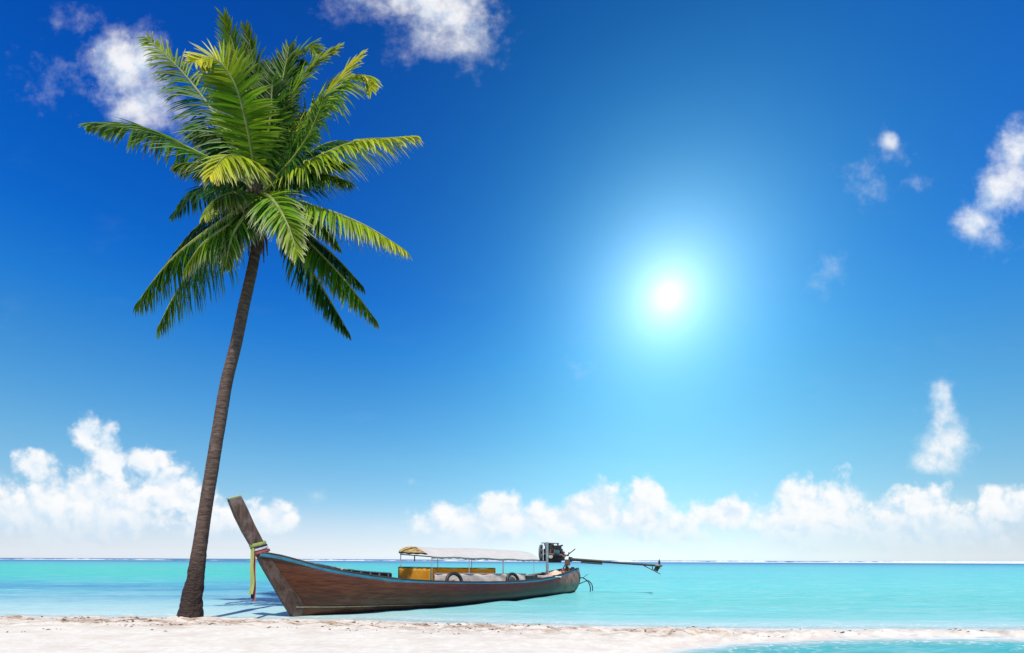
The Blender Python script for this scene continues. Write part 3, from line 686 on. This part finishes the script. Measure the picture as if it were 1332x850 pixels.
# ------------------------------------------------------------------ things on the boat
def on_boat(mb, name, mat, **k):
    """top-level mesh built in boat coordinates"""
    o = mb.build(name, mat, None, **k); o.matrix_world = Matrix.Translation((BX, BY, 0)) @ Matrix.Rotation(math.atan2(D.y, D.x), 4, 'Z'); return o
for x, lab in ((3.43, 'black rubber hoop fender nearer the prow, standing against the white side screen'), (5.62, 'black rubber hoop fender nearer the stern engine, against the end of the white side screen')):
    mb = MB(); c0 = Vector((x, -(gw(x)-.13), gz(x)+.005)); pts = [c0+Vector((.225*math.cos(t*math.tau/40), .03*math.sin(t*math.tau/40), .19*math.sin(t*math.tau/40))) for t in range(40)]
    mb.tube(pts, .044, 10, closed=True); o = on_boat(mb, 'hoop_fender', BLK); tag(o, lab, 'fender', 'rubber hoop fenders along the boat side')
def heap(cx, cy, cz, rx, ry, h, seed, n=18, m=6):
    r = random.Random(seed); mb = MB(); rows = []
    for i in range(m+1):
        t = i/m; row = []
        for k in range(n):
            a = 2*math.pi*k/n; q = 1+.25*math.sin(a*3+seed)+.18*math.sin(a*5+2*seed+t*3)
            row.append((cx+rx*q*(1-t)**.6*math.cos(a), cy+ry*q*(1-t)**.6*math.sin(a), cz+h*t*(1+.25*math.sin(a*4+seed))+.012*r.random()))
        rows.append(row)
    mb.grid(rows, closed=True); mb.add(rows[0], [tuple(range(n))[::-1]]); return mb
PINK = simple('faded_pink_cloth', (.46, .25, .21), .9, .35, 9, bump=.3); CREAM = simple('cream_cloth', (.62, .48, .34), .9, .3, 9, bump=.3)
tag(on_boat(heap(8.55, -.06, gz(8.55)-.06, .26, .22, .13, 2), 'cloth_bundle', CREAM), 'cream cloth bundled on the stern deck under the engine', 'cloth')
tag(on_boat(heap(8.0, -.18, gz(8.0)-.07, .30, .18, .08, 5), 'cloth_bundle', PINK), 'faded pink cloth lying on the deck in front of the grey post', 'cloth')
tag(on_boat(heap(9.05, .0, gz(9.05)-.055, .22, .16, .09, 9), 'cloth_bundle', simple('dusty_red_cloth', (.34, .15, .13), .9, .35, 9)), 'dusty red cloth heaped at the very end of the stern', 'cloth')
# sashes knotted round the prow
def sash(name, mat, wraps, tails, lab):
    """bands wound round the prow post plus hanging tails, one continuous thing"""
    mb = MB()
    for (x0, z0, x1, z1, wd, e) in wraps:              # band from front edge (x0,z0) to back edge (x1,z1)
        rows = []; hw = .062+e
        ax = Vector((x1-x0, 0, z1-z0)).normalized(); pr = Vector((-ax.z, 0, ax.x))
        a_ = Vector((x0, 0, z0))-ax*e; b_ = Vector((x1, 0, z1))+ax*e
        path = [a_+Vector((0, -hw*.5, 0)), a_.lerp(b_, .12)+Vector((0, -hw, 0)), a_.lerp(b_, .5)+Vector((0, -hw-.012, 0)), a_.lerp(b_, .88)+Vector((0, -hw, 0)), b_+Vector((0, -hw*.5, 0)),
                b_+Vector((0, hw*.5, 0)), b_.lerp(a_, .12)+Vector((0, hw, 0)), a_.lerp(b_, .5)+Vector((0, hw+.012, 0)), a_.lerp(b_, .12)+Vector((0, hw, 0)), a_+Vector((0, hw*.5, 0))]
        c_ = a_.lerp(b_, .5)
        for p in path:
            o_ = (p-c_).normalized()*.008
            rows.append([p-pr*wd/2, p-pr*wd*.2+o_, p+pr*wd*.2+o_*.6, p+pr*wd/2, p-o_*.5])
        rows.append(rows[0]); mb.grid(rows, closed=True)
    for (px0, py0, px1, py1, w0, w1, yo) in tails:
        p0, p1 = tolocal(at(px0, py0, 8.42)), tolocal(at(px1, py1, 8.42)); p0.y = p1.y = yo; rows = []
        sd = tolocal(Vector((BX, BY, 0))+Vector((1, -.25, 0)).normalized()); bk = Vector((-sd.y, sd.x, 0))
        for i in range(15):
            t = i/14; p = p0.lerp(p1, t)+sd*.012*math.sin(t*7+yo*60)*t+bk*.015*math.sin(t*9+1)*t; hw = (w0+(w1-w0)*t)/2*(1+.06*math.sin(t*13))
            rows.append([p-sd*hw, p-sd*hw*.35+bk*.02, p+sd*hw*.3-bk*.012, p+sd*hw, p+sd*hw*.3-bk*.018, p-sd*hw*.35+bk*.014])
        mb.grid(rows, closed=True); mb.add(rows[-1], [tuple(range(6))]); mb.add(rows[0], [tuple(range(6))[::-1]])
    o = on_boat(mb, name, mat, sharp=60); tag(o, lab, 'ribbon', 'ribbons tied round the prow'); return o
def silk(name, c0, c1):
    M = Mat(name, .6, .3); c = M.coord(); n = noise(M.nt, c.scale((6, 6, 1)), 4, 5, .6); cc = n.ramp([(.3, c0), (.7, c1)]); M.set('Base Color', cc); M.translucent(cc, .35); return M
sash('prow_ribbon', silk('lime_silk', (.34, .40, .10), (.50, .56, .19)), [(-.735, 1.335, -.505, 1.40, .062, .012)], [(327.5, 713, 325.8, 773, .07, .095, -.05), ], 'lime green ribbon wound round the prow with its long tail hanging outermost')
sash('prow_ribbon', silk('white_silk', (.66, .64, .62), (.80, .80, .78)), [(-.70, 1.252, -.475, 1.325, .045, .012)], [], 'white ribbon wound round the prow between the green and the red')
sash('prow_ribbon', silk('red_silk', (.38, .06, .07), (.52, .13, .12)), [(-.672, 1.195, -.44, 1.265, .05, .014)], [(332, 719, 332.6, 782, .055, .06, -.02)], 'red ribbon wound lowest round the prow with its tail hanging behind the green one')
sash('prow_ribbon', silk('navy_silk', (.012, .015, .04), (.03, .04, .07)), [(-.716, 1.288, -.488, 1.358, .022, .016)], [(328.2, 716, 328.4, 779, .045, .045, .005)], 'thin navy ribbon round the prow with dark tail beside the lime one')

# ------------------------------------------------------------------ palm
PD = 8.2
base_p = at(246, 807, PD); base_p.z = float(sand_z(np.array([base_p.x]), np.array([base_p.y]))[0])
palm = empty('coconut_palm', base_p)
tag(palm, 'tall leaning coconut palm with full green crown beside the boat prow', 'palm tree')
pl = lambda p: Vector(p)-base_p
BARK = Mat('palm_bark', .85, .25); c = BARK.coord(); bx, by_, bz = c.xyz()
b1 = noise(BARK.nt, c, 7, 7, .68); b2 = noise(BARK.nt, c.scale((3, 3, 14)), 3, 6, .65)
ringn = noise(BARK.nt, c, 2.2, 3); rw = ((bz*58+ringn*16).f('SINE')*.5+.5)
low = bz.step(1.5, .5)
col = mix(BARK.nt, b2.step(.3, .7), (.046, .029, .021), (.145, .097, .074))
col = mix(BARK.nt, rw.step(.72, .98)*.28, col, (.05, .036, .03))
col = mix(BARK.nt, b1.step(.56, .72)*.5, col, (.24, .20, .185))
crust = voro(BARK.nt, c.scale((1, 1, 1.6)), 16, 2)
col = mix(BARK.nt, low*crust.step(.25, .55)*.85, col, (.035, .024, .02)); BARK.set('Base Color', col)
BARK.bump(rw*-.25+b2*.5+low*crust*2.0, .8, .02)
cl_px = [(246, 812, 19.5), (246.5, 803, 17.5), (248.5, 790, 14.6), (253.2, 760, 11.4), (258.5, 720, 9.4), (262.6, 690, 8.7), (269.5, 645, 8.4), (277, 600, 8.4), (286, 545, 8.0), (294, 495, 7.7), (305, 450, 7.5), (315.5, 400, 7.2), (328.5, 340, 6.9), (333, 310, 7.0), (336, 275, 8.5), (338, 240, 9.5), (339, 215, 4)]
ts = [i for i in range(len(cl_px))]; cx_ = curve([-p[1] for p in cl_px], [p[0] for p in cl_px]); cr_ = curve([-p[1] for p in cl_px], [p[2] for p in cl_px])
rows = []; ys = np.linspace(812, 215, 260); rr = random.Random(3)
for i, py in enumerate(ys):
    p = pl(at(cx_(-py), py, PD)); rad = .90*cr_(-py)*PD/F; row = []
    z = p.z; lowk = min(1, max(0, (1.5-z)/1.1))
    ringk = .016*max(0, math.sin(z*58+2*math.sin(z*3)))
    for k in range(28):
        a = 2*math.pi*k/28
        nz = float(fbm2(np.array([a*2.5+9]), np.array([z*9.]), 31, 3)[0])*(.028+.17*lowk)+float(fbm2(np.array([math.cos(a)*1.2+5]), np.array([math.sin(a)*1.2+z*.8]), 32, 2)[0])*.12
        q = rad*(1+nz-ringk*(1-lowk*.6)); row.append(p+Vector((math.cos(a)*q, math.sin(a)*q, 0)))
    rows.append(row)
mb = MB(); mb.grid(rows, closed=True); mb.build('trunk', BARK, palm, sharp=180)
FIB = simple('fibre', (.16, .11, .06), .9, .5, 14, bump=.6)
mb = MB()
for k in range(15):
    a = k*2.4; b = pl(at(335, 285-2*k, PD)); e = Vector((math.cos(a), math.sin(a), 0))
    mb.tube([b, b+e*.12+Vector((0, 0, .12)), b+e*.22+Vector((0, 0, .34))], [.05, .055, .03], 7, flat=.45)
for k in range(9):
    a = k*.7; b = pl(at(334, 300, PD)); e = Vector((math.cos(a), math.sin(a), 0)); mb.tube([b+e*.07, b+e*.13+Vector((0, 0, -.12)), b+e*.15+Vector((0, 0, -.28-.1*(k % 3)))], [.03, .022, .008], 6, flat=.4)
mb.build('leaf_sheaths', FIB, palm)
LEAF = Mat('palm_leaf', .42, .16); at_ = LEAF.attr('tone', 'Vector'); ty, tv, tt = at_.xyz(); nt_ = LEAF.nt
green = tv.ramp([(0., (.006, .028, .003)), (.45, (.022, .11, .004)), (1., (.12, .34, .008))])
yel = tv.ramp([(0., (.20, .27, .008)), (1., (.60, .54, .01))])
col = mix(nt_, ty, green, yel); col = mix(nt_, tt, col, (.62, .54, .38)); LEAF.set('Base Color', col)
tcol = mix(nt_, ty, tv.ramp([(0., (.02, .085, .004)), (.45, (.10, .32, .01)), (1., (.32, .58, .02))]), (.72, .62, .05)); tcol = mix(nt_, tt, tcol, (.6, .5, .34)); LEAF.translucent(tcol, .30)
RIB = Mat('leaf_midrib', .5, .4); RIB.set('Base Color', noise(RIB.nt, RIB.coord(), 8, 4).ramp([(.3, (.16, .20, .04)), (.7, (.32, .34, .09))])); RIB.translucent((.4, .42, .1), .15)
def frond(pts, L, up=(0, -.35, 1), tone=(.0, .45), n=98, vee=.25, droop=.20, tipyel=.3, dry=.15, sweep=0.0, a0=72, a1=34, wd=.0175, seed=0, start=.10):
    r = random.Random(seed*31+7)
    P_ = smooth_path([pl(at(px, py, PD+d)) for px, py, d in pts], 12)
    ln = [0]
    for a, b in zip(P_, P_[1:]): ln.append(ln[-1]+(b-a).length)
    tot = ln[-1]
    def pos(u):
        s = u*tot; i = min(max(1, int(np.searchsorted(ln, s))), len(P_)-1); t = (s-ln[i-1])/max(1e-6, ln[i]-ln[i-1])
        return P_[i-1].lerp(P_[i], t)
    mb = MB(); mb.tube([pos(i/24) for i in range(25)], [.034*(1-i/24)**.8+.004 for i in range(25)], 6, flat=.7)
    rib_v, rib_f = mb.v, mb.f
    up = Vector(up).normalized(); verts, faces, tones = [], [], []
    for k in range(n):
        for sg in (-1, 1):
            u = start+(1-start)*((k+r.uniform(.1, .9))/n)**.93
            if r.random() < .04: continue
            p = pos(u); T = (pos(min(1, u+.03))-pos(max(0, u-.03))).normalized()
            Sd = T.cross(up).normalized(); N = Sd.cross(T).normalized()
            q = (u-start)/(1-start)
            l = L*1.22*(min(1, .45+q*2.6))*(1-.76*q**2.2)*r.uniform(.86, 1.1)
            an = R(a0+(a1-a0)*q+r.uniform(-9, 9)); v = vee+r.uniform(-.28, .28)
            d = T*math.cos(an)+(Sd*sg*math.cos(v)+N*math.sin(v))*math.sin(an)
            d = (d+Vector((sweep, 0, 0))).normalized(); g = droop*r.uniform(.6, 1.5)*(1.25-.35*q)
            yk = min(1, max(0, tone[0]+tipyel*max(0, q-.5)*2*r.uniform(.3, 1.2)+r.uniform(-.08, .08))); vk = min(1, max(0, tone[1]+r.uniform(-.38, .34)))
            o = len(verts); prev = None
            for i, (wk, tk) in enumerate(((.45, 0), (1, .22), (.95, .48), (.62, .76), (.0, 1.0))):
                if i: 
                    d = (d+Vector((0, 0, -g))).normalized(); p = p+d*l*(tk-prev)
                prev = tk
                B = d.cross(N); B = B.normalized() if B.length > 1e-4 else Sd; fold = N*(-.35*wd*wk)
                tn = (min(1, yk+.25*tk*yk), vk, max(0, min(1, (tk-.70)*3.4))*min(1, dry*r.uniform(.2, 1.8)) )
                if wk: verts += [p-B*wd*wk+fold*-1, p+fold, p+B*wd*wk+fold*-1]; tones += [tn]*3
                else: verts += [p]; tones += [tn]
            for i in range(3):
                a = o+i*3; faces += [(a, a+1, a+4, a+3), (a+1, a+2, a+5, a+4)]
            faces += [(o+9, o+10, o+12), (o+10, o+11, o+12)]
    mb = MB(); mb.v = [tuple(v) for v in verts]; mb.f = faces; fo = mb.build('frond', LEAF, palm, recalc=False, sharp=180)
    ca = fo.data.color_attributes.new('tone', 'FLOAT_COLOR', 'POINT'); ca.data.foreach_set('color', np.array([(*t, 1) for t in tones], np.float32).ravel())
    mb = MB(); mb.v, mb.f = rib_v, rib_f; mb.build('midrib', RIB, fo)
    return fo
CAMUP = (.1, -1, .35)
FR = [  # inner and back fronds carry the crown's shade as a dark leaf tone
 # points (photo px, px, metres behind the trunk), leaflet length, options
 ([(330, 240, 0), (268, 205, -.2), (190, 170, -.35), (112, 162, -.5)], .62, dict(up=(0, -.35, 1), tone=(.05, .35), vee=-.1, droop=.15, a0=58, tipyel=.12, dry=.35)),
 ([(330, 235, .1), (285, 160, .3), (240, 100, .4), (190, 50, .4)], .74, dict(up=(.35, -1, .2), tone=(.05, .34), vee=.0, droop=.20, tipyel=.55, dry=.3)),
 ([(332, 232, -.2), (318, 160, -.7), (302, 108, -1.0), (276, 76, -1.2), (250, 80, -1.35)], .52, dict(up=(.15, -1, .3), tone=(.14, .72), vee=-.05, droop=.07, tipyel=1.3, n=104, a0=78, a1=55)),
 ([(335, 230, .2), (322, 140, .5), (306, 78, .5), (290, 26, .3)], .62, dict(up=(.2, -.9, .3), tone=(.10, .42), vee=.15, droop=.08, tipyel=.35, a1=22)),
 ([(336, 230, .3), (332, 140, .6), (327, 82, .6), (318, 38, .5)], .58, dict(up=(-.2, -.9, .3), tone=(.06, .36), vee=.2, droop=.08, tipyel=.25, a1=22)),
 ([(340, 230, .2), (352, 150, .3), (372, 85, .3), (398, 62, .1), (412, 72, 0)], .62, dict(up=(-.3, -.8, .5), tone=(.06, .38), vee=.1, droop=.12)),
 ([(342, 232, 0), (366, 150, -.2), (396, 95, -.3), (436, 62, -.3)], .60, dict(up=(-.5, -.7, .5), tone=(.12, .48), vee=.1, droop=.12, tipyel=.4)),
 ([(344, 235, -.1), (380, 175, -.2), (425, 118, -.3), (466, 72, -.3)], .62, dict(up=(-.5, -.8, .5), tone=(.42, .72), vee=.15, droop=.12, tipyel=1.2, a1=26)),
 ([(345, 238, 0), (390, 170, .1), (440, 112, .1), (472, 98, .0), (481, 116, -.1)], .64, dict(up=(-.4, -.6, .8), tone=(.28, .6), vee=-.1, droop=.2, tipyel=.7, dry=.3)),
 ([(345, 246, -.3), (400, 210, -.7), (460, 184, -.9), (500, 180, -1.0), (538, 177, -1.0)], .60, dict(up=(-.1, -.55, 1), tone=(.34, .78), vee=-.3, droop=.19, a0=62, tipyel=.5, dry=.5, n=100)),
 ([(345, 258, -.2), (405, 268, -.6), (470, 292, -.8), (526, 326, -.8)], .62, dict(up=(.1, -.45, 1), tone=(.22, .76), vee=-.35, droop=.2, a0=62, tipyel=.45, dry=.6)),
 ([(345, 266, .0), (395, 310, -.1), (445, 362, -.2), (489, 418, -.2)], .60, dict(up=(.5, -.4, 1), tone=(.05, .42), vee=-.6, droop=.34, tipyel=.3, dry=.5)),
 ([(343, 268, .2), (382, 320, .4), (420, 378, .5), (452, 432, .5)], .62, dict(up=(.5, -.3, 1), tone=(.0, .30), vee=-.6, droop=.34, tipyel=.15, dry=.3)),
 ([(338, 250, -.3), (354, 262, -.9), (372, 292, -1.3), (385, 330, -1.45)], .60, dict(up=(0, -1, .45), tone=(.10, .55), vee=.0, droop=.16, tipyel=.35, dry=.9, a0=70, a1=26)),
 ([(333, 235, -.2), (318, 208, -.7), (292, 204, -1.1), (272, 228, -1.3)], .58, dict(up=(.1, -.7, .8), tone=(.42, .8), vee=-.1, droop=.22, tipyel=.5, dry=.5, a0=75, a1=36)),
 ([(328, 262, 0), (272, 298, -.2), (220, 340, -.3), (176, 396, -.3)], .74, dict(up=(-.5, -.35, 1), tone=(.04, .42), vee=-.6, droop=.34, tipyel=.15, dry=.25)),
 ([(328, 268, .2), (282, 318, .3), (236, 368, .3), (203, 428, .2)], .74, dict(up=(-.5, -.4, 1), tone=(.06, .46), vee=-.55, droop=.34, tipyel=.2, dry=.3)),
 ([(330, 262, -.2), (300, 290, -.5), (262, 318, -.6), (238, 352, -.6)], .6, dict(up=(-.4, -.6, .8), tone=(.12, .5), vee=-.4, droop=.3, tipyel=.2, dry=.6)),
 ([(332, 252, .0), (298, 252, -.6), (276, 262, -.8), (264, 282, -.9)], .46, dict(up=(-.1, -.7, .8), tone=(.2, .55), vee=-.2, droop=.25, tipyel=.3, dry=.6)),
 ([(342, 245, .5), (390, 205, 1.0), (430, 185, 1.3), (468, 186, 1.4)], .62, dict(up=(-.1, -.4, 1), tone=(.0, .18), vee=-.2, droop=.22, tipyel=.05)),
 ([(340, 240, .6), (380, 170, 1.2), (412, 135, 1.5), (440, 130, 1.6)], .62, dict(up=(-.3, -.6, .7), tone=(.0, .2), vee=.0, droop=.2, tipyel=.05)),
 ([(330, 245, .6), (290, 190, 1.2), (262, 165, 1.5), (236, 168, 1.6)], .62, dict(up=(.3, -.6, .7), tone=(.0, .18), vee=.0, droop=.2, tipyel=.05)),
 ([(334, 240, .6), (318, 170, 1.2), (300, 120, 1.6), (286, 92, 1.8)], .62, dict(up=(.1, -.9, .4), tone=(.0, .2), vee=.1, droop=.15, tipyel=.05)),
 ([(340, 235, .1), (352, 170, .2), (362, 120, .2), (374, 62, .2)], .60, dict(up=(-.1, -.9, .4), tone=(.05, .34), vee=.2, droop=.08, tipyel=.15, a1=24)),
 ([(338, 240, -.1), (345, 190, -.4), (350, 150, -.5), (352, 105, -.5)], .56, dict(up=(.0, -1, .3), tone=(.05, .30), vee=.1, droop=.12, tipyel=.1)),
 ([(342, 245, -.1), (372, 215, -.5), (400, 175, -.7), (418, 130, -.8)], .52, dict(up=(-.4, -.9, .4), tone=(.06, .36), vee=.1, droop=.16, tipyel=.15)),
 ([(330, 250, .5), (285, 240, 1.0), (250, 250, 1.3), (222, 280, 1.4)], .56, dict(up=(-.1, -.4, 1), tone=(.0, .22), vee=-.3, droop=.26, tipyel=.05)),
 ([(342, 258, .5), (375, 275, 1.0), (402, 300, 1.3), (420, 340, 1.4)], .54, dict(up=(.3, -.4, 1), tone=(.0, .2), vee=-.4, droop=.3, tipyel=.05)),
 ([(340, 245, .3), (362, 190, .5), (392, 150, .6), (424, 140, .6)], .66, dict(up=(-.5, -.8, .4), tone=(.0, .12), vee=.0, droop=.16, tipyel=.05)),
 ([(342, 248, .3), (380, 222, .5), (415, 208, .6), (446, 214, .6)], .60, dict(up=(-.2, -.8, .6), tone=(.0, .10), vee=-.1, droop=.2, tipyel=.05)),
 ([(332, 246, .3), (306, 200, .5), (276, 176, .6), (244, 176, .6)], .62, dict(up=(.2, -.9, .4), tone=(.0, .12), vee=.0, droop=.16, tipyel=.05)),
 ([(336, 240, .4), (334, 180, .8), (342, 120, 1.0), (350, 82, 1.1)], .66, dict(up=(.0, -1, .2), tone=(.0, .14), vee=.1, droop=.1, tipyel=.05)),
 ([(337, 240, .2), (345, 180, .3), (366, 120, .3), (392, 84, .2)], .60, dict(up=(-.3, -.9, .2), tone=(.06, .4), vee=.1, droop=.1, tipyel=.2)),
 ([(340, 256, -.1), (376, 262, -.5), (410, 284, -.7), (436, 318, -.7)], .56, dict(up=(.2, -.5, 1), tone=(.04, .3), vee=-.3, droop=.24, tipyel=.1, dry=.5)),
 ([(334, 260, -.2), (316, 282, -.6), (300, 310, -.7), (292, 346, -.7)], .50, dict(up=(-.1, -.9, .6), tone=(.05, .36), vee=-.3, droop=.22, tipyel=.2, dry=.7)),
 ([(342, 262, .1), (388, 298, .1), (430, 330, .0), (470, 372, .0)], .56, dict(up=(.4, -.4, 1), tone=(.02, .22), vee=-.5, droop=.3, tipyel=.1, dry=.3)),
 ([(328, 256, .1), (286, 274, .1), (250, 300, .1), (212, 346, .1)], .58, dict(up=(-.4, -.4, 1), tone=(.02, .24), vee=-.5, droop=.3, tipyel=.1, dry=.3)),
 ([(330, 248, -.1), (296, 226, -.3), (262, 212, -.4), (226, 214, -.5)], .54, dict(up=(.0, -.6, .8), tone=(.03, .2), vee=-.2, droop=.2)),
 ([(344, 248, -.1), (382, 232, -.4), (416, 226, -.5), (450, 236, -.6)], .54, dict(up=(.0, -.6, .8), tone=(.04, .26), vee=-.2, droop=.22)),
]
for i, (pts, L, o) in enumerate(FR): frond(pts, L, seed=i, **o)
